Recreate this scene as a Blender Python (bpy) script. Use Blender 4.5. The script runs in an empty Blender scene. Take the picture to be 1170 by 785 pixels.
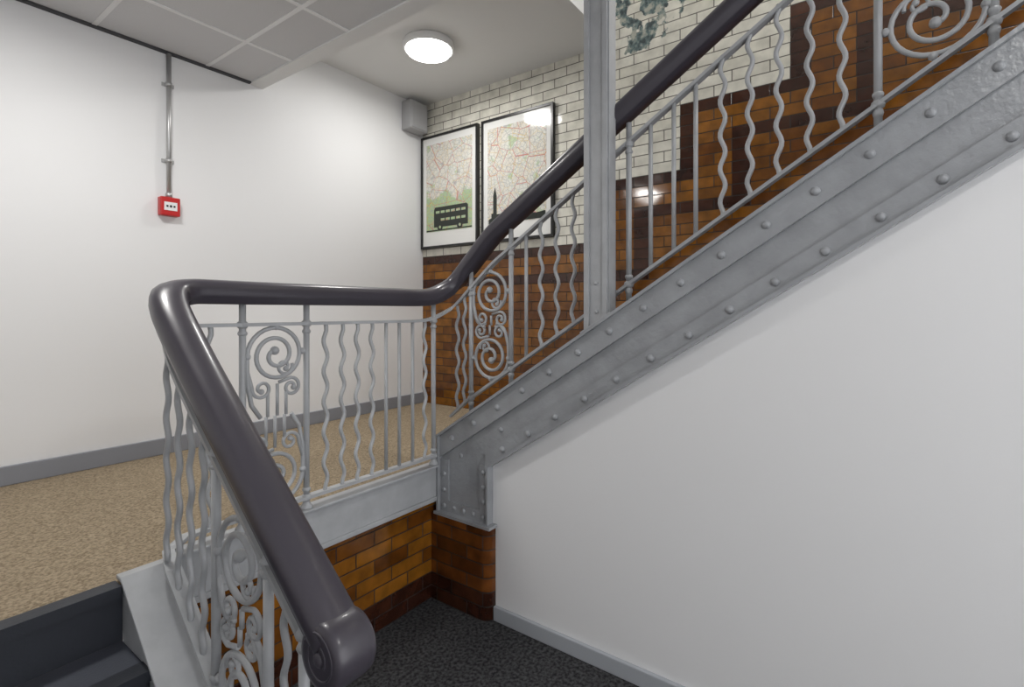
import bpy, bmesh, math
from mathutils import Vector, Matrix
S=bpy.context.scene
# ------------------------------------------------------------------ helpers
class MB:
    def __init__(s): s.v=[];s.f=[];s.m=[];s.s=[]
    def add(s,vs,fs,mat=0,smooth=False):
        o=len(s.v); s.v+= [tuple(v) for v in vs]
        for f in fs: s.f.append(tuple(i+o for i in f)); s.m.append(mat); s.s.append(smooth)
    def box(s,x0,x1,y0,y1,z0,z1,mat=0):
        vs=[(x0,y0,z0),(x1,y0,z0),(x1,y1,z0),(x0,y1,z0),(x0,y0,z1),(x1,y0,z1),(x1,y1,z1),(x0,y1,z1)]
        s.add(vs,[(0,3,2,1),(4,5,6,7),(0,1,5,4),(1,2,6,5),(2,3,7,6),(3,0,4,7)],mat)
    def prism_x(s,poly,x0,x1,mat=0):
        n=len(poly); vs=[(x0,a,b) for a,b in poly]+[(x1,a,b) for a,b in poly]
        fs=[tuple(range(n)),tuple(range(2*n-1,n-1,-1))]+[(i,(i+1)%n,n+(i+1)%n,n+i) for i in range(n)]
        s.add(vs,fs,mat)
    def prism_z(s,poly,z0,z1,mat=0):
        n=len(poly); vs=[(a,b,z0) for a,b in poly]+[(a,b,z1) for a,b in poly]
        fs=[tuple(range(n)),tuple(range(2*n-1,n-1,-1))]+[(i,(i+1)%n,n+(i+1)%n,n+i) for i in range(n)]
        s.add(vs,fs,mat)
    def tube(s,pts,r,n=8,mat=0,taper=None):
        pts=[Vector(p) for p in pts]; N=len(pts); vs=[];fs=[]
        t0=(pts[1]-pts[0]).normalized()
        ref=Vector((0,0,1)) if abs(t0.z)<.9 else Vector((1,0,0))
        nrm=(ref-t0*ref.dot(t0)).normalized()
        for i,p in enumerate(pts):
            t=(pts[min(i+1,N-1)]-pts[max(i-1,0)])
            if t.length<1e-9: t=t0
            t=t.normalized()
            nrm=(nrm-t*nrm.dot(t)).normalized(); b=t.cross(nrm)
            rr=r if taper is None else r*(1-(1-taper)*i/(N-1))
            for k in range(n):
                a=2*math.pi*(k+.5)/n
                vs.append(p+nrm*math.cos(a)*rr+b*math.sin(a)*rr)
        for i in range(N-1):
            for k in range(n):
                k2=(k+1)%n; fs.append((i*n+k,i*n+k2,(i+1)*n+k2,(i+1)*n+k))
        s.add(vs,fs,mat,n>4)
        s.add([vs[k] for k in range(n)],[tuple(range(n))],mat)
        s.add([vs[(N-1)*n+k] for k in range(n)],[tuple(range(n))],mat)
    def sweep(s,pts,prof,mat=0,smooth=True):
        pts=[Vector(p) for p in pts]; N=len(pts); n=len(prof); vs=[];fs=[]
        for i,p in enumerate(pts):
            t=(pts[min(i+1,N-1)]-pts[max(i-1,0)]).normalized()
            side=t.cross(Vector((0,0,1))).normalized(); up=side.cross(t)
            for u,w in prof: vs.append(p+side*u+up*w)
        for i in range(N-1):
            for k in range(n):
                k2=(k+1)%n; fs.append((i*n+k,i*n+k2,(i+1)*n+k2,(i+1)*n+k))
        s.add(vs,fs,mat,smooth)
        s.add(vs[:n],[tuple(range(n))],mat); s.add(vs[-n:],[tuple(range(n))],mat)
    def ball(s,c,rx,ry=None,rz=None,mat=0,nu=10,nv=6):
        ry=ry or rx; rz=rz or rx; vs=[];fs=[]
        for j in range(nv+1):
            th=math.pi*j/nv
            for i in range(nu):
                a=2*math.pi*i/nu
                vs.append((c[0]+rx*math.sin(th)*math.cos(a),c[1]+ry*math.sin(th)*math.sin(a),c[2]+rz*math.cos(th)))
        for j in range(nv):
            for i in range(nu):
                i2=(i+1)%nu; fs.append((j*nu+i,j*nu+i2,(j+1)*nu+i2,(j+1)*nu+i))
        s.add(vs,fs,mat,True)
    def lathe(s,c,axis,prof,mat=0,n=40,smooth=True):
        ax={'x':0,'y':1,'z':2}[axis]; vs=[];fs=[]
        for r,h in prof:
            for k in range(n):
                a=2*math.pi*k/n; q=[0,0,0]; q[ax]=h; q[(ax+1)%3]=r*math.cos(a); q[(ax+2)%3]=r*math.sin(a)
                vs.append((c[0]+q[0],c[1]+q[1],c[2]+q[2]))
        for j in range(len(prof)-1):
            for k in range(n):
                k2=(k+1)%n; fs.append((j*n+k,j*n+k2,(j+1)*n+k2,(j+1)*n+k))
        s.add(vs,fs,mat,smooth)
        for j in (0,len(prof)-1):
            if prof[j][0]>1e-5: s.add(vs[j*n:(j+1)*n],[tuple(range(n))],mat)
    def build(s,name,mats,parent=None,bevel=0,weld=True,recalc=True):
        me=bpy.data.meshes.new(name); me.from_pydata(s.v,[],s.f)
        for m in mats: me.materials.append(m)
        for p,mi,sm in zip(me.polygons,s.m,s.s): p.material_index=mi; p.use_smooth=sm
        bm=bmesh.new(); bm.from_mesh(me)
        if weld:
            bmesh.ops.remove_doubles(bm,verts=bm.verts,dist=1e-6)
            bmesh.ops.dissolve_degenerate(bm,dist=1e-7,edges=bm.edges)
        if recalc: bmesh.ops.recalc_face_normals(bm,faces=bm.faces)
        bm.to_mesh(me); bm.free()
        ob=bpy.data.objects.new(name,me); S.collection.objects.link(ob)
        if parent: ob.parent=parent
        if bevel:
            b=ob.modifiers.new('b','BEVEL'); b.width=bevel; b.segments=2; b.limit_method='ANGLE'; b.angle_limit=math.radians(40)
        return ob
def empty(name,loc=(0,0,0)):
    e=bpy.data.objects.new(name,None); S.collection.objects.link(e); return e
def catmull(P,n=8):
    P=[Vector(p) for p in P]; out=[]
    for i in range(len(P)-1):
        p0=P[i-1] if i>0 else P[i]*2-P[i+1]; p1=P[i]; p2=P[i+1]; p3=P[i+2] if i+2<len(P) else P[i+1]*2-P[i]
        for k in range(n):
            t=k/n
            out.append(.5*((2*p1)+(p2-p0)*t+(2*p0-5*p1+4*p2-p3)*t*t+(3*p1-p0-3*p2+p3)*t**3))
    out.append(P[-1]); return out
# ------------------------------------------------------------------ materials
def mat(name,col,rough=.5,metal=0,bump=0,bscale=40,var=0,vscale=5,col2=None,coat=0,spec=.5,bdist=.003,detail=4):
    m=bpy.data.materials.new(name); m.use_nodes=True; nt=m.node_tree; N=nt.nodes; L=nt.links
    b=N['Principled BSDF']; b.inputs['Base Color'].default_value=(*col,1); b.inputs['Roughness'].default_value=rough
    b.inputs['Metallic'].default_value=metal; b.inputs['Coat Weight'].default_value=coat; b.inputs['Specular IOR Level'].default_value=spec
    g=N.new('ShaderNodeNewGeometry')
    if col2 or var:
        t=N.new('ShaderNodeTexNoise'); t.inputs['Scale'].default_value=vscale; t.inputs['Detail'].default_value=detail; L.new(g.outputs['Position'],t.inputs['Vector'])
        r=N.new('ShaderNodeMapRange'); r.inputs[1].default_value=.35; r.inputs[2].default_value=.65; L.new(t.outputs['Fac'],r.inputs[0])
        x=N.new('ShaderNodeMix'); x.data_type='RGBA'; L.new(r.outputs[0],x.inputs[0])
        x.inputs[6].default_value=(*col,1); c2=col2 or tuple(c*(1-var) for c in col); x.inputs[7].default_value=(*c2,1)
        L.new(x.outputs[2],b.inputs['Base Color'])
    if bump:
        t=N.new('ShaderNodeTexNoise'); t.inputs['Scale'].default_value=bscale; t.inputs['Detail'].default_value=3; L.new(g.outputs['Position'],t.inputs['Vector'])
        bp=N.new('ShaderNodeBump'); bp.inputs['Strength'].default_value=bump; bp.inputs['Distance'].default_value=bdist
        L.new(t.outputs['Fac'],bp.inputs['Height']); L.new(bp.outputs[0],b.inputs['Normal'])
    return m
def brickmat(name,c1,c2,mortar,rough=.12,off=-3.53,bias=0,chip=None,c3=None):
    m=bpy.data.materials.new(name); m.use_nodes=True; nt=m.node_tree; N=nt.nodes; L=nt.links
    b=N['Principled BSDF']; g=N.new('ShaderNodeNewGeometry'); sp=N.new('ShaderNodeSeparateXYZ'); L.new(g.outputs['Position'],sp.inputs[0])
    a=N.new('ShaderNodeMath'); a.operation='SUBTRACT'; L.new(sp.outputs[0],a.inputs[0]); L.new(sp.outputs[1],a.inputs[1])
    a2=N.new('ShaderNodeMath'); a2.operation='ADD'; L.new(a.outputs[0],a2.inputs[0]); a2.inputs[1].default_value=off+22.5
    a3=N.new('ShaderNodeMath'); a3.operation='ADD'; L.new(sp.outputs[2],a3.inputs[0]); a3.inputs[1].default_value=7.5
    cb=N.new('ShaderNodeCombineXYZ'); L.new(a2.outputs[0],cb.inputs[0]); L.new(a3.outputs[0],cb.inputs[1])
    br=N.new('ShaderNodeTexBrick'); L.new(cb.outputs[0],br.inputs['Vector'])
    br.inputs['Scale'].default_value=1; br.inputs['Brick Width'].default_value=.225; br.inputs['Row Height'].default_value=.075
    br.inputs['Mortar Size'].default_value=.0040; br.inputs['Mortar Smooth'].default_value=.35; br.inputs['Bias'].default_value=bias
    br.inputs['Color1'].default_value=(*c1,1); br.inputs['Color2'].default_value=(*c2,1); br.inputs['Mortar'].default_value=(*mortar,1)
    n=N.new('ShaderNodeTexNoise'); n.inputs['Scale'].default_value=11; n.inputs['Detail'].default_value=5; L.new(g.outputs['Position'],n.inputs['Vector'])
    r=N.new('ShaderNodeMapRange'); L.new(n.outputs['Fac'],r.inputs[0]); r.inputs[1].default_value=.3; r.inputs[2].default_value=.7
    r.inputs[3].default_value=.82 if chip else .6; r.inputs[4].default_value=1.1 if chip else 1.25
    x=N.new('ShaderNodeVectorMath'); x.operation='SCALE'; L.new(br.outputs['Color'],x.inputs[0]); L.new(r.outputs[0],x.inputs['Scale'])
    colout=x.outputs[0]
    if chip:
        d=N.new('ShaderNodeVectorMath'); d.operation='DISTANCE'; L.new(g.outputs['Position'],d.inputs[0]); d.inputs[1].default_value=chip
        n2=N.new('ShaderNodeTexNoise'); n2.inputs['Scale'].default_value=6; n2.inputs['Detail'].default_value=6; L.new(g.outputs['Position'],n2.inputs['Vector'])
        q=N.new('ShaderNodeMath'); q.operation='MULTIPLY_ADD'; L.new(n2.outputs['Fac'],q.inputs[0]); q.inputs[1].default_value=1.8; L.new(d.outputs['Value'],q.inputs[2])
        rr=N.new('ShaderNodeMapRange'); L.new(q.outputs[0],rr.inputs[0]); rr.inputs[1].default_value=1.08; rr.inputs[2].default_value=1.04
        n3=N.new('ShaderNodeTexNoise'); n3.inputs['Scale'].default_value=22; n3.inputs['Detail'].default_value=5; L.new(g.outputs['Position'],n3.inputs['Vector'])
        cr=N.new('ShaderNodeValToRGB'); L.new(n3.outputs['Fac'],cr.inputs[0])
        cr.color_ramp.elements[0].position=.38; cr.color_ramp.elements[0].color=(.05,.07,.075,1)
        cr.color_ramp.elements[1].position=.62; cr.color_ramp.elements[1].color=(.42,.42,.36,1)
        e=cr.color_ramp.elements.new(.5); e.color=(.14,.20,.20,1)
        mx=N.new('ShaderNodeMix'); mx.data_type='RGBA'; L.new(rr.outputs[0],mx.inputs[0]); L.new(colout,mx.inputs[6]); L.new(cr.outputs[0],mx.inputs[7]); colout=mx.outputs[2]
    L.new(colout,b.inputs['Base Color'])
    rg=N.new('ShaderNodeMapRange'); L.new(br.outputs['Fac'],rg.inputs[0]); rg.inputs[3].default_value=rough; rg.inputs[4].default_value=.7; L.new(rg.outputs[0],b.inputs['Roughness'])
    inv=N.new('ShaderNodeMath'); inv.operation='SUBTRACT'; inv.inputs[0].default_value=1; L.new(br.outputs['Fac'],inv.inputs[1])
    n4=N.new('ShaderNodeTexNoise'); n4.inputs['Scale'].default_value=9; n4.inputs['Detail'].default_value=0; L.new(g.outputs['Position'],n4.inputs['Vector'])
    ad=N.new('ShaderNodeMath'); ad.operation='MULTIPLY_ADD'; L.new(n4.outputs['Fac'],ad.inputs[0]); ad.inputs[1].default_value=.8; L.new(inv.outputs[0],ad.inputs[2])
    bp=N.new('ShaderNodeBump'); bp.inputs['Strength'].default_value=.6; bp.inputs['Distance'].default_value=.003; L.new(ad.outputs[0],bp.inputs['Height']); L.new(bp.outputs[0],b.inputs['Normal'])
    return m
def emis(name,col,st):
    m=bpy.data.materials.new(name); m.use_nodes=True; b=m.node_tree.nodes['Principled BSDF']
    b.inputs['Base Color'].default_value=(.9,.9,.9,1); b.inputs['Emission Color'].default_value=(*col,1); b.inputs['Emission Strength'].default_value=st
    return m
def carpet(name,a,b_,sc):
    m=mat(name,a,.95,bump=1.0,bscale=sc,col2=b_,vscale=sc*.7,bdist=.008,spec=.1,detail=3); return m

M_white=mat('white_plaster',(.80,.80,.805),.6,bump=.12,bscale=25,spec=.3)
M_ceil=mat('ceiling_paint',(.76,.76,.755),.8)
M_ctile=mat('ceiling_tile_mineral',(.62,.62,.63),.9,bump=.3,bscale=120)
M_tbar=mat('ceiling_grid_white',(.78,.78,.78),.4)
M_dark=mat('painted_shadow_gap',(.05,.05,.055),.6)
M_skirt=mat('skirting_grey_paint',(.25,.26,.29),.4)
M_skirt2=mat('skirting_light_grey_paint',(.40,.42,.45),.4)
M_iron=mat('grey_painted_iron',(.42,.43,.445),.32,bump=.35,bscale=60,var=.12,vscale=12,bdist=.002)
M_iron2=mat('grey_painted_stringer',(.34,.352,.37),.29,bump=.8,bscale=45,var=.15,vscale=8,bdist=.003)
M_rail=mat('dark_plum_gloss_handrail',(.054,.048,.061),.33,bump=.15,bscale=25,coat=.15,bdist=.002)
M_carp=carpet('beige_carpet',(.44,.355,.25),(.235,.185,.125),150)
M_carp2=carpet('charcoal_carpet',(.085,.085,.088),(.022,.022,.024),90)
M_step=mat('dark_step_vinyl',(.020,.023,.032),.5,bump=.2,bscale=120)
M_tread=mat('slate_tread',(.06,.066,.085),.6,bump=.3,bscale=150)
M_cream=brickmat('cream_glazed_brick',(.78,.76,.68),(.67,.65,.57),(.13,.12,.10),.10,chip=(3.53,1.32,2.2))
M_amber=brickmat('amber_glazed_brick',(.27,.105,.012),(.12,.038,.006),(.025,.011,.005),.10)
M_brown=brickmat('dark_brown_glazed_brick',(.062,.020,.009),(.032,.010,.006),(.012,.006,.004),.09)
M_rust=brickmat('russet_glazed_brick',(.18,.058,.012),(.08,.025,.007),(.03,.015,.01),.10)
M_red=mat('red_plastic',(.50,.02,.02),.35)
M_lab=mat('white_label',(.8,.8,.8),.5)
M_box=mat('grey_plastic_box',(.38,.38,.39),.5)
M_cond=mat('galvanised_conduit',(.5,.5,.5),.35,metal=.7)
M_black=mat('black_frame',(.012,.012,.012),.3)
M_mat=mat('picture_mount',(.78,.78,.76),.08,coat=.6)
M_sil=mat('black_print',(.02,.025,.02),.1)
M_lamp=emis('opal_diffuser_lit',(1,.985,.95),9)
M_lampf=mat('lamp_rim_white',(.8,.8,.8),.4)
def mapmat(name,green):
    m=bpy.data.materials.new(name); m.use_nodes=True; nt=m.node_tree; N=nt.nodes; L=nt.links; b=N['Principled BSDF']
    g=N.new('ShaderNodeNewGeometry'); 
    n=N.new('ShaderNodeTexNoise'); n.inputs['Scale'].default_value=8; n.inputs['Detail'].default_value=5; L.new(g.outputs['Position'],n.inputs['Vector'])
    cr=N.new('ShaderNodeValToRGB'); L.new(n.outputs['Fac'],cr.inputs[0]); e=cr.color_ramp.elements
    e[0].position=.40; e[0].color=(.72,.72,.66,1) ; e[1].position=.62; e[1].color=(.72,.67,.58,1)
    x=e.new(.35); x.color=(.50,.60,.38,1); cur=cr.outputs[0]
    if green is not None:
        sp=N.new('ShaderNodeSeparateXYZ'); L.new(g.outputs['Position'],sp.inputs[0])
        ma=N.new('ShaderNodeMath'); ma.operation='MULTIPLY_ADD'; L.new(n.outputs['Fac'],ma.inputs[0]); ma.inputs[1].default_value=.5; L.new(sp.outputs[2],ma.inputs[2])
        r=N.new('ShaderNodeMapRange'); L.new(ma.outputs[0],r.inputs[0]); r.inputs[1].default_value=green+.25; r.inputs[2].default_value=green+.20
        mx=N.new('ShaderNodeMix'); mx.data_type='RGBA'; L.new(r.outputs[0],mx.inputs[0]); L.new(cur,mx.inputs[6]); mx.inputs[7].default_value=(.38,.52,.26,1); cur=mx.outputs[2]
    for sc,w,c,se,st in ((6,.014,(.55,.10,.08),0,.8),(26,.05,(.25,.27,.30),3,.55),(11,.018,(.65,.45,.08),7,.7),(50,.06,(.45,.45,.45),9,.5)):
        ad=N.new('ShaderNodeVectorMath'); ad.operation='ADD'; L.new(g.outputs['Position'],ad.inputs[0]); ad.inputs[1].default_value=(se,se*.7,se*.3)
        nz=N.new('ShaderNodeTexVoronoi'); nz.feature='DISTANCE_TO_EDGE'; nz.inputs['Scale'].default_value=sc; L.new(ad.outputs[0],nz.inputs['Vector'])
        r=N.new('ShaderNodeMapRange'); L.new(nz.outputs['Distance'],r.inputs[0]); r.inputs[1].default_value=w*1.3; r.inputs[2].default_value=w*.5; r.inputs[4].default_value=st
        mx=N.new('ShaderNodeMix'); mx.data_type='RGBA'; L.new(r.outputs[0],mx.inputs[0]); L.new(cur,mx.inputs[6]); mx.inputs[7].default_value=(*c,1); cur=mx.outputs[2]
    L.new(cur,b.inputs['Base Color']); b.inputs['Roughness'].default_value=.1; b.inputs['Coat Weight'].default_value=.6
    return m
M_map1=mapmat('city_map_print_green',1.12); M_map2=mapmat('city_map_print',None)

# ------------------------------------------------------------------ dimensions
ZL=-.90; ZF=-1.65; ZC=1.63; ZH=2.01; XW=3.53; YL=3.65
def zs(Y): return -.612+.65*(1.888-Y)       # top of upper stringer
def zlow(Y): return -.885-.785*(2.03-Y)      # top of lower stringer
# ------------------------------------------------------------------ room shell
b=MB(); b.box(-1.02,2.4,-3.2,2.25,ZF-.1,ZF); b.build('floor',[M_carp2])
b=MB()
b.box(-.9,.755,2.03,YL,-1.07,ZL); b.box(.755,2.15,2.09,YL,-1.07,ZL); b.box(2.15,XW,1.95,YL,-1.07,ZL)
b.build('floor_landing',[M_carp])
b=MB(); b.box(-1.02,XW+.1,YL,YL+.12,ZF,2.3); b.build('wall_left',[M_white])
b=MB(); b.box(-1.02,-.9,-3.2,YL,ZF,ZC+.4); b.build('wall_side',[M_white])
# tiled wall
b=MB(); cz=.075; cy=.1125
def bnd(Y):
    k=0
    for e in (1.8,1.125,.45,-.225,-.9,-1.575,-2.25,-2.925):
        if Y<e: k+=1
    return .525+.45*k
def cls(Y,z):
    def inside(d):
        return all(z+dz<bnd(Y+dy)for dy in (-d*1.5,0,d*1.5) for dz in (d,))
    if z>bnd(Y): return 0
    if not inside(.075): return 2
    if not inside(.225): return 1
    if not inside(.30): return 2
    return 1
ny0=-29; 
for j in range(-12,62):
    for i in range(ny0,33):
        y0=i*cy; y1=min(y0+cy,YL); z0=j*cz; z1=z0+cz
        if y0>=YL: continue
        k=cls((y0+y1)/2,(z0+z1)/2)
        b.add([(XW,y0,z0),(XW,y1,z0),(XW,y1,z1),(XW,y0,z1)],[(0,3,2,1)],k)
b.box(XW+.002,XW+.12,ny0*cy,YL,ZF,4.65,0)
b.build('wall_back',[M_cream,M_amber,M_brown],recalc=False)
# under-landing tiled wall and pier
b=MB(); b.box(.60,2.30,2.092,2.2,ZF-.02,-1.5,1); b.box(.60,2.30,2.092,2.2,-1.5,-1.072,0); b.build('wall_under_landing',[M_amber,M_brown])
def pier(z0,z1,mi,e=0):
    r=.06; pts=[(2.09-e,2.09)]
    for k in range(13):
        a=math.pi+ (math.pi/2)*k/12
        pts.append((2.09-e+r+r*math.cos(a),1.67-e+r+r*math.sin(a)))
    pts+= [(2.30,1.67-e),(2.30,2.09)]
    b.prism_z(pts,z0,z1,mi)
b=MB(); pier(ZF,-1.5,1); pier(-1.5,-1.157,0); b.build('tiled_pier',[M_rust,M_brown])
# white wall under the upper flight
b=MB(); b.prism_x([(1.70,ZF),(-3.2,ZF),(-3.2,zs(-3.2)-.2),(1.88,zs(1.88)-.2),(1.88,-1.0),(1.70,-1.0)],2.15,2.158); b.build('wall_right',[M_white])
b=MB(); b.box(2.128,2.15,-3.2,1.67,ZF,ZF+.075); b.build('baseboard_right',[M_skirt2],bevel=.004)
b=MB(); b.box(-.9,XW,YL-.02,YL,ZL,ZL+.10); b.build('baseboard_left',[M_skirt],bevel=.004)
# ceilings
b=MB(); b.box(-1.02,1.83,-3.2,YL,ZC,ZC+.05,0)
x=1.54
while x>-.9: b.box(x-.012,x+.012,-3.2,YL-.03,ZC-.004,ZC,1); x-=.6
y=3.11
while y>-3.2: b.box(-.9,1.83,y-.012,y+.012,ZC-.0045,ZC,1); y-=.6
b.box(-.9,1.83,YL-.03,YL-.001,ZC-.012,ZC,2)  # edge strip coloured dark to stand in for the shadow gap at the wall
b.build('ceiling_suspended',[M_ctile,M_tbar,M_dark])
b=MB(); b.box(1.93,XW,1.63,YL,ZH,ZH+.25); b.build('ceiling',[M_ceil])
b=MB(); b.box(1.83,1.93,-3.2,YL,ZC-.012,4.6); b.build('trim_1',[M_ceil])
b=MB(); b.box(1.83,XW+.1,-3.2,1.88,4.5,4.6); b.box(1.93,XW,1.63,1.75,ZH+.25,4.5); b.build('ceiling_upper',[M_ceil])
# ------------------------------------------------------------------ steps
b=MB()
for k in range(3):
    y1=2.028-.23*k; y0=y1-.23; z=ZL-.1875*(k+1)
    b.box(-.898,.5985,y0,y1,ZF+.001,z,1); b.box(-.897,.5995,y0-.015,y0+.05,z-.03,z+.003,0)
for k in range(3):
    y1=2.028-.23*k; z1=ZL-.1875*k
    b.box(-.896,.599,y1-.006,y1,z1-.185,z1-.004,0)
b.box(-.897,.590,2.0,2.06,ZL-.035,ZL+.003,0)
b.build('lower_stair_flight',[M_step,M_tread])
b=MB()
for k in range(19):
    y1=1.95-.262*k; z=ZL+.17*(k+1)
    b.box(2.16,XW-.002,y1-.262,y1,z-.25,z,1); b.box(2.161,XW-.003,y1-.03,y1+.02,z-.03,z+.003,0)
b.build('upper_stair_flight',[M_step,M_tread])
# ------------------------------------------------------------------ stringers
st=empty('riveted_stair_stringer')
b=MB(); Ye=-3.2
b.prism_x([(2.05,-1.143),(2.05,zs(2.05)),(Ye,zs(Ye)),(Ye,zs(Ye)-.335),(1.695,zs(1.695)-.335),(1.695,-1.143)],2.13,2.148)
b.build('web_plate',[M_iron2],st)
b=MB()
def band(Ya,Yb,d0,d1,x0,x1): b.prism_x([(Ya,zs(Ya)+d0),(Yb,zs(Yb)+d0),(Yb,zs(Yb)+d1),(Ya,zs(Ya)+d1)],x0,x1)
band(2.044,Ye,-.125,-.003,2.110,2.1305)
band(2.060,Ye,-.004,.012,2.090,2.29)
band(1.715,Ye,-.345,-.255,2.116,2.1308)
band(1.70,Ye,-.354,-.338,2.098,2.149)
b.box(2.094,2.28,2.045,2.058,-1.142,zs(2.05)-.002)
b.box(2.116,2.1303,1.985,2.044,-1.142,zs(2.05)-.13)
b.box(2.1155,2.1301,1.70,1.755,-1.142,zs(1.70)-.345)
b.box(2.100,2.149,1.688,1.699,-1.142,zs(1.695)-.345)
b.box(2.1165,2.1299,1.756,1.984,-1.142,-1.08)
b.box(2.080,2.30,1.66,2.065,-1.157,-1.142)
b.build('angle_irons',[M_iron2],st)
b=MB()
def riv(x,y,z,r=.0165): b.ball((x,y,z),r*.8,r,r,0,12,8)
y=1.95
while y>Ye: riv(2.110,y,zs(y)-.064); y-=.16
y=1.60
while y>Ye: riv(2.116,y,zs(y)-.300); y-=.16
for z in (-1.11,-1.02,-.93): riv(2.116,2.015,z,.0135)
for z in (-1.11,-1.03,-.95,-.87): riv(2.1155,1.728,z,.0135)
for y in (1.94,1.87,1.80): riv(2.1165,y,-1.11,.0135)
riv(2.13,1.62,zs(1.62)-.19,.0135); riv(2.13,1.9,zs(1.9)-.19,.0135)
b.build('rivets',[M_iron2],st)
# landing fascia
b=MB(); b.box(.76,2.12,2.06,2.09,-1.085,-.885); b.box(.76,2.092,2.035,2.12,-.89,-.878); b.box(.76,2.092,2.048,2.06,-1.085,-1.06)
b.build('trim_landing_fascia',[M_iron],bevel=.003)
# lower stringer
b=MB(); b.prism_x([(2.028,ZF),(2.028,-.885),(1.12,zlow(1.12)),(1.09,ZF)],.60,.755)
b.prism_x([(2.06,-.893),(2.06,-.877),(2.02,-.877),(1.12,zlow(1.12)+.012),(1.12,zlow(1.12)-.004),(2.02,-.893)],.592,.765)
b.build('lower_stair_stringer',[M_iron],bevel=.004)
# ------------------------------------------------------------------ column
b=MB()
b.box(2.12,2.185,1.006,1.115,zs(1.06)-.0,4.49)
b.box(2.110,2.12,1.004,1.026,zs(1.015)+.013,4.49); b.box(2.110,2.12,1.095,1.120,zs(1.1)+.013,4.49)
b.box(2.1205,2.190,.996,1.006,zs(1.0)+.013,4.49)
b.prism_x([(.985,zs(.985)+.012),(1.135,zs(1.135)+.012),(1.135,zs(1.135)+.022),(.985,zs(.985)+.022)],2.10,2.20)
for z in (.07,.20): b.ball((2.118,1.06,zs(1.06)+z),.009)
b.build('iron_column',[M_iron])
# ------------------------------------------------------------------ railing
RL=.705; RU=2.235; YR=2.07
def zh_low(Y): return -.348-.785*(1.509-Y)
def zh_up(Y): return .886+.65*(1.046-Y)
low=[(RL,Y,zh_low(Y)) for Y in (1.0,1.15,1.3,1.45,1.6,1.73)]
corner=[(RL,1.85,-.075),(RL+.004,1.93,-.012),(.724,1.995,.034),(.760,2.043,.058),(.815,2.066,.069),(.88,2.07,.0705)]
land=[(x,YR,.070) for x in (1.0,1.2,1.5,1.8,1.95)]
corner2=[(2.05,2.07,.078),(2.13,2.063,.103),(2.20,2.035,.148),(2.232,1.975,.215),(RU,1.89,.298)]
up=[(RU,Y,zh_up(Y)) for Y in (1.75,1.6,1.3,1.0,.7,.3,-.2,-.8,-1.5,-2.4,-3.15)]
main=low+corner+land+corner2+up
rail=empty('stair_railing')
half=[(.030,-.038),(.038,-.034),(.0385,-.022),(.0455,-.017),(.048,-.006),(.047,.012),(.042,.026),(.030,.035),(.011,.040)]
prof=[(u*1.2,w*1.2) for u,w in half]+[(-u*1.2,w*1.2) for u,w in reversed(half)]
b=MB(); b.sweep(catmull(main,8),prof)
b.build('handrail',[M_rail],rail)
b=MB(); dc=(RL,1.0,-.768)
b.lathe(dc,'x',[(0,-.054),(.056,-.054),(.067,-.052),(.073,-.045),(.076,-.032),(.0765,0),(.076,.032),(.073,.045),(.067,.052),(.056,.054),(0,.054)],0,56)
for sx in (-1,1):
    b.lathe((RL+sx*.054,1.0,-.768),'x',[(0,sx*.006),(.010,sx*.005),(.015,sx*.002),(.017,0)],0,24)
    pts=[]
    for i in range(70):
        t=i/69; a=math.pi*.15+t*2*math.pi*1.5; r=.060-.036*t
        pts.append((RL+sx*.0522,1.0+r*math.cos(a),-.768+r*math.sin(a)))
    b.tube(pts,.0038,8)
b.build('handrail_scroll_end',[M_rail],rail)
flat=[(-.019,-.007),(.019,-.007),(.019,.007),(-.019,.007)]
def off(p):
    x,y,z=p
    if x<.9: d=.150-.023*max(0,min(1,(y-1.85)/.2)) if x<.85 else .127
    elif x<1.96: d=.127
    else: d=.127+.038*max(0,min(1,(2.07-y)/.3))
    return (x,y,z-d)
toprail=[off(p) for p in main]
tp=catmull([p for p in toprail if not(p[0]<.71 and p[1]<1.1)],8)
b=MB(); b.sweep(tp,flat,smooth=False)
lowtp=[p for p in tp if p[0]<.76]
def zt_low(Y): 
    return min(lowtp,key=lambda p:abs(p[1]-Y))[2] if Y>1.8 else zh_low(Y)-.150
def zb_low(Y): return zlow(Y)+.10
def zt_up(Y): 
    best=min((p for p in tp if p[0]>2.1),key=lambda p:abs(p[1]-Y)); return best[2]
def zb_up(Y): return zs(Y)+.125
ZT=-.057; ZB=-.830
b.sweep([(RL,1.12,zb_low(1.12)),(RL,1.5,zb_low(1.5)),(RL,1.92,zb_low(1.92)),(.728,2.01,ZB-.012),(.80,2.065,ZB),(.9,2.07,ZB),(1.5,2.07,ZB),(2.10,2.07,ZB)],flat,smooth=False)
b.sweep([(2.21,2.05,zb_up(2.05)-.03),(RU,1.95,zb_up(1.95)),(RU,1.0,zb_up(1.0)),(RU,-3.1,zb_up(-3.1))],flat,smooth=False)
b.build('flat_rails',[M_iron],rail)
def L3(s,z,kind):
    return (s,YR,z) if kind=='land' else ((RL,s,z) if kind=='low' else (RU,s,z))
def lims(s,kind):
    if kind=='land': return ZB,ZT
    if kind=='low': return zb_low(s),zt_low(s)
    return zb_up(s),zt_up(s)
def wavy(s,kind,r=.0096):
    z0,z1=lims(s,kind); z0-=.004; n=44; pts=[]
    H=z1-z0
    for i in range(n+1):
        z=z0+H*i/n; e=min(1,(z-z0)/.05,(z1-z)/.05); e=max(0,e)
        pts.append(L3(s+.0105*e*math.sin(2*math.pi*(z-z0-.03)/(.140)),z,kind))
    b.tube(pts,r,8)
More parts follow.
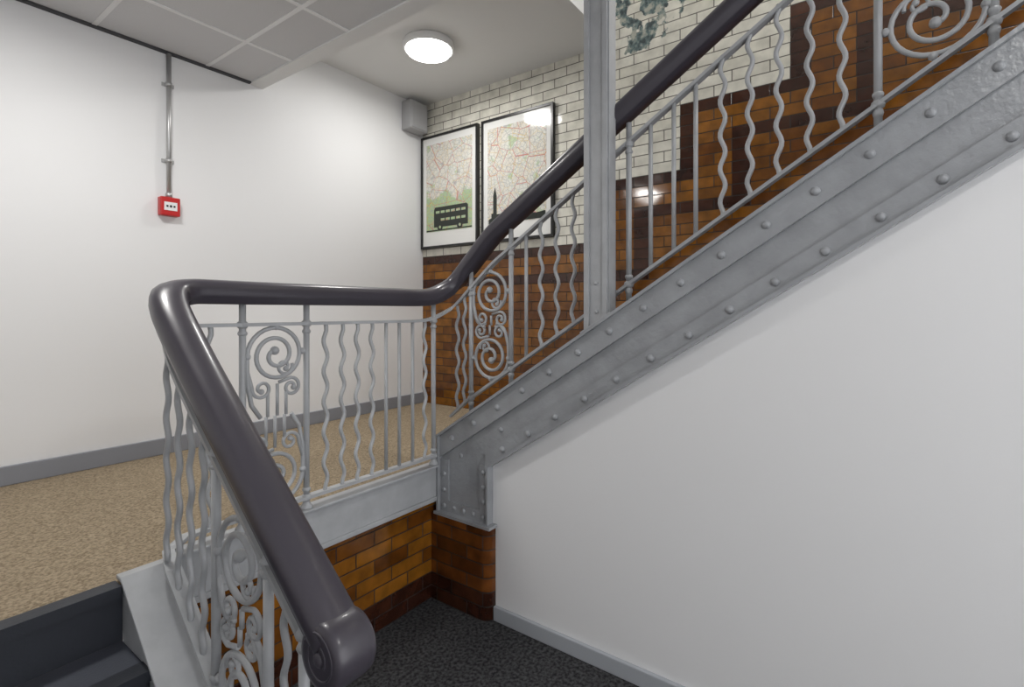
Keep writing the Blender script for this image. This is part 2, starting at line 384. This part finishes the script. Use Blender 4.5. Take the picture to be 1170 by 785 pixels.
def straight(s,kind,r=.0098,ext=0,dn=0):
    z0,z1=lims(s,kind); b.tube([L3(s,z0-dn,kind),L3(s,z1+ext,kind)],r,8)
def post(s,kind,foot):
    z0,z1=lims(s,kind); zz=foot
    x,y,_=L3(s,0,kind); r=.0135
    b.tube([(x,y,zz),(x,y,z1+.10)],r,10)
    for z in (z0,z1): b.ball((x,y,z+.0),.023,.023,.019)
    b.ball((x,y,z0-.03),.018,.018,.02); b.ball((x,y,z1-.035),.019,.019,.014); b.ball((x,y,z0+.035),.019,.019,.014)
    b.lathe((x,y,zz),'z',[(.027,0),(.027,.008),(.018,.02),(.014,.03)],0,12)
def spiral(c,R,r,turns,a0,sgn,T,rad=.0065,ball=.014,tail=None,pw=1.0):
    n=int(28*turns); pts=list(tail or [])
    loc=[]
    for i in range(n+1):
        t=i/n; a=a0+sgn*2*math.pi*turns*t; rr=R+(r-R)*(t**pw)
        loc.append((c[0]+rr*math.cos(a),c[1]+rr*math.sin(a)))
    pts+=loc
    b.tube([T(*p) for p in pts],rad,8)
    q=T(*loc[-1]); b.ball(q,ball,ball,ball)
def panel(s0,s1,kind,flip=1):
    sm=(s0+s1)/2; z0,z1=lims(sm,kind); sl={'land':0,'low':.785,'up':-.65}[kind]
    w=abs(s1-s0)/2-.014; R=w*.97
    k=math.sqrt(1+sl*sl)
    H=(z1-z0)/2; zc=(z0+z1)/2; vc=H-R*(1+(k-1)*.8)-.008
    for sg in (1,-1):
        T=lambda u,v,sg=sg:L3(sm+flip*sg*u,zc+sg*v,kind)
        spiral((0,vc),R,.020,2.2,math.pi,-1,T,.0092,.019,pw=1.25,
               tail=[(-R*.55,.0),(-R*.85,vc*.22),(-R*.98,vc*.55),(-R*1.0,vc*.8)])
        spiral((R*.30,vc-R*.42),R*.30,.012,1.2,math.pi*.1,-1,T,.007,.012)
        spiral((-R*.50,vc-R*1.12),R*.34,.012,1.25,math.pi*.95,1,T,.0075,.012,tail=[(-R*1.0,vc-R*.45)])
        spiral((R*.55,vc-R*1.16),R*.33,.012,1.3,math.pi*.5,-1,T,.0075,.012,tail=[(R*.1,vc-R*.95)])
        for u in (-R*.30,R*.04,R*.36):
            b.tube([T(u,0),T(u,vc-R*(1.30 if abs(u)>R*.1 else 1.0))],.0072,7)
        for (u,v) in ((-R,vc),(R*.97,vc+.01),(0,vc+R*.98)):
            b.ball(T(u,v),.015)
b=MB()
for s in (.889,1.387,1.478,1.5625,1.651,2.016): wavy(s,'land')
for s in (1.741,1.83,1.925): straight(s,'land')
for s in (1.011,1.291,2.085): post(s,'land',-.878)
for s in (1.955,1.865,1.775,1.685): wavy(s,'low')
wavy(1.222,'low')
for s in (1.60,1.305,1.14): post(s,'low',zlow(s)+.012)
for s in (2.02,1.965): wavy(s,'up')
for s in (1.915,1.63): post(s,'up',zs(s)+.012)
straight(1.53,'up')
for s in (1.435,1.34,1.245): wavy(s,'up')
straight(1.15,'up')
for s in (.845,.74,.645): straight(s,'up')
post(.95,'up',zs(.95)+.012)
for s in (.535,.43,.325,.22,.115): wavy(s,'up')
for s in (.008,-.295): post(s,'up',zs(s)+.012)
s=-.40
for i in range(5): wavy(s,'up'); s-=.1
for i in range(3): straight(s,'up'); s-=.1
post(s,'up',zs(s)+.012); post(s-.3,'up',zs(s-.3)+.012); s2=s
b.build('balusters',[M_iron],rail)
b=MB(); panel(1.011,1.291,'land'); b.build('scroll_panel_1',[M_iron],rail)
b=MB(); panel(1.305,1.60,'low',-1); b.build('scroll_panel_2',[M_iron],rail)
b=MB(); panel(1.63,1.915,'up',-1); b.build('scroll_panel_3',[M_iron],rail)
b=MB(); panel(-.295,.008,'up',-1); b.build('scroll_panel_4',[M_iron],rail)
b=MB(); panel(s2-.3,s2,'up',-1); b.build('scroll_panel_5',[M_iron],rail)
# ------------------------------------------------------------------ ceiling lights
def lamp(name,x,y,z,r,watts):
    e=empty(name)
    b=MB(); b.lathe((x,y,z),'z',[(r*.98,0),(r,-.01),(r,-.045),(r*.96,-.055),(r*.90,-.052)],0,48); b.build('rim',[M_lampf],e)
    b=MB(); b.lathe((x,y,z),'z',[(r*.90,-.03),(r*.90,-.055),(r*.84,-.072),(r*.6,-.084),(r*.3,-.088),(0,-.089)],0,48); b.build('diffuser',[M_lamp],e)
    l=bpy.data.lights.new('lamp_light','AREA'); l.shape='DISK'; l.size=r*1.7; l.energy=watts; l.color=(1,.985,.955)
    o=bpy.data.objects.new('lamp_light',l); S.collection.objects.link(o); o.location=(x,y,z-.092); o.parent=e
lamp('added_fill_light',2.72,2.75,ZH,.19,14)
lamp('added_fill_light',.62,2.50,ZC,.19,19)
lamp('added_fill_light',2.72,-.9,4.5,.25,60)
lamp('added_fill_light',.55,-.9,ZC,.19,14)  # unseen lamp behind the camera, added as fill for the white wall
# ------------------------------------------------------------------ fire call point + conduit
e=empty('fire_alarm_call_point'); cx,czz=1.316,.653
b=MB(); b.box(cx-.055,cx+.055,YL-.052,YL-.001,czz-.058,czz+.058); b.build('housing',[M_red],e,bevel=.006)
b=MB(); b.box(cx-.036,cx+.036,YL-.055,YL-.051,czz-.026,czz+.026); b.build('break_glass',[M_lab],e)
b=MB(); b.ball((cx,YL-.056,czz),.008,.002,.008); b.box(cx-.025,cx-.014,YL-.0565,YL-.055,czz-.006,czz+.006); b.box(cx+.014,cx+.025,YL-.0565,YL-.055,czz-.006,czz+.006); b.build('legend',[M_black],e)
e=empty('metal_conduit')
b=MB(); b.tube([(cx,YL-.022,czz+.06),(cx,YL-.022,ZC-.014)],.0135,14)
b.lathe((cx,YL-.022,czz+.059),'z',[(.019,0),(.019,.025),(.0135,.03)],0,14)
b.build('tube',[M_cond],e)
b=MB()
for z in (czz+.29,czz+.77):
    b.lathe((cx,YL-.022,z),'z',[(.0185,-.012),(.0185,.012)],0,14); b.box(cx-.034,cx+.034,YL-.008,YL-.001,z-.011,z+.011)
b.build('saddle_clips',[M_cond],e)
e=empty('wall_junction_box')
b=MB(); b.box(3.25,3.47,YL-.13,YL-.001,1.70,1.97); b.build('body',[M_box],e,bevel=.012)
b=MB(); b.box(3.262,3.458,YL-.138,YL-.128,1.712,1.958); b.build('cover',[M_box],e,bevel=.004)
# ------------------------------------------------------------------ framed posters
def poster(y0,y1,z0,z1,mt,sil):
    e=empty('framed_map_poster'); x1=XW-.002; x0=XW-.042; w=.02
    b=MB(); b.box(x0,x1,y0,y1,z0,z0+w); b.box(x0,x1,y0,y1,z1-w,z1); b.box(x0,x1,y0,y0+w,z0+w,z1-w); b.box(x0,x1,y1-w,y1,z0+w,z1-w)
    b.build('frame',[M_black],e)
    b=MB(); b.box(x0+.012,x1,y0+w,y1-w,z0+w,z1-w); b.build('mount',[M_mat],e)
    my=.068; b=MB(); b.box(x0+.010,x0+.0119,y0+my,y1-my,z0+.155,z1-.085); b.build('map_print',[mt],e)
    b=MB(); xs=x0+.009
    def poly(pts,mi=0,dx=0): b.add([(xs-dx,p[0],p[1]) for p in pts],[tuple(range(len(pts)))],mi)
    zb=z0+.16
    if sil=='bus':
        a=y1-.17; L=.43
        poly([(a,zb+.035),(a,zb+.20),(a-.015,zb+.225),(a-L+.02,zb+.225),(a-L,zb+.21),(a-L,zb+.10),(a-L-.0,zb+.035)])
        poly([(y1-.07,zb),(y1-.07,zb+.012),(y0+.07,zb+.012),(y0+.07,zb)])
        for wy in (a-.08,a-L+.10):
            poly([(wy+.035*math.cos(t*math.pi/8),zb+.034+.035*math.sin(t*math.pi/8)) for t in range(16)],0,.0006)
            poly([(wy+.014*math.cos(t*math.pi/8),zb+.034+.014*math.sin(t*math.pi/8)) for t in range(16)],1,.001)
        for k in range(6):
            q=a-.025-k*.065
            poly([(q,zb+.165),(q,zb+.188),(q-.05,zb+.188),(q-.05,zb+.165)],1,.0006)
            if k: poly([(q,zb+.092),(q,zb+.115),(q-.05,zb+.115),(q-.05,zb+.092)],1,.0006)
    else:
        a=y1-.08
        poly([(a,zb),(a,zb+.04),(a-.03,zb+.05),(a-.03,zb+.09),(a-.05,zb+.09),(a-.05,zb+.24),(a-.07,zb+.32),(a-.09,zb+.24),(a-.09,zb+.08),
              (a-.16,zb+.08),(a-.17,zb+.12),(a-.18,zb+.08),(a-.30,zb+.075),(a-.31,zb+.16),(a-.35,zb+.16),(a-.36,zb+.07),(a-.50,zb+.05),(a-.59,zb+.06),(a-.59,zb)])
    b.build('printed_silhouette',[M_sil,mt],e,weld=False,recalc=False)
poster(2.92,3.635,.60,1.68,M_map1,'bus')
poster(2.13,2.875,.60,1.68,M_map2,'sky')
# ------------------------------------------------------------------ world / camera
w=bpy.data.worlds.new('world'); S.world=w; w.use_nodes=True
w.node_tree.nodes['Background'].inputs[0].default_value=(.97,.98,1,1); w.node_tree.nodes['Background'].inputs[1].default_value=2.6
S.view_settings.view_transform='Standard'
c=bpy.data.cameras.new('camera'); c.sensor_fit='HORIZONTAL'; c.sensor_width=36; c.lens=36*580/1170; c.shift_y=-37.5/1170; c.clip_start=.02
co=bpy.data.objects.new('camera',c); S.collection.objects.link(co); co.location=(0,0,0); co.rotation_euler=(math.pi/2,0,math.radians(-54)); S.camera=co
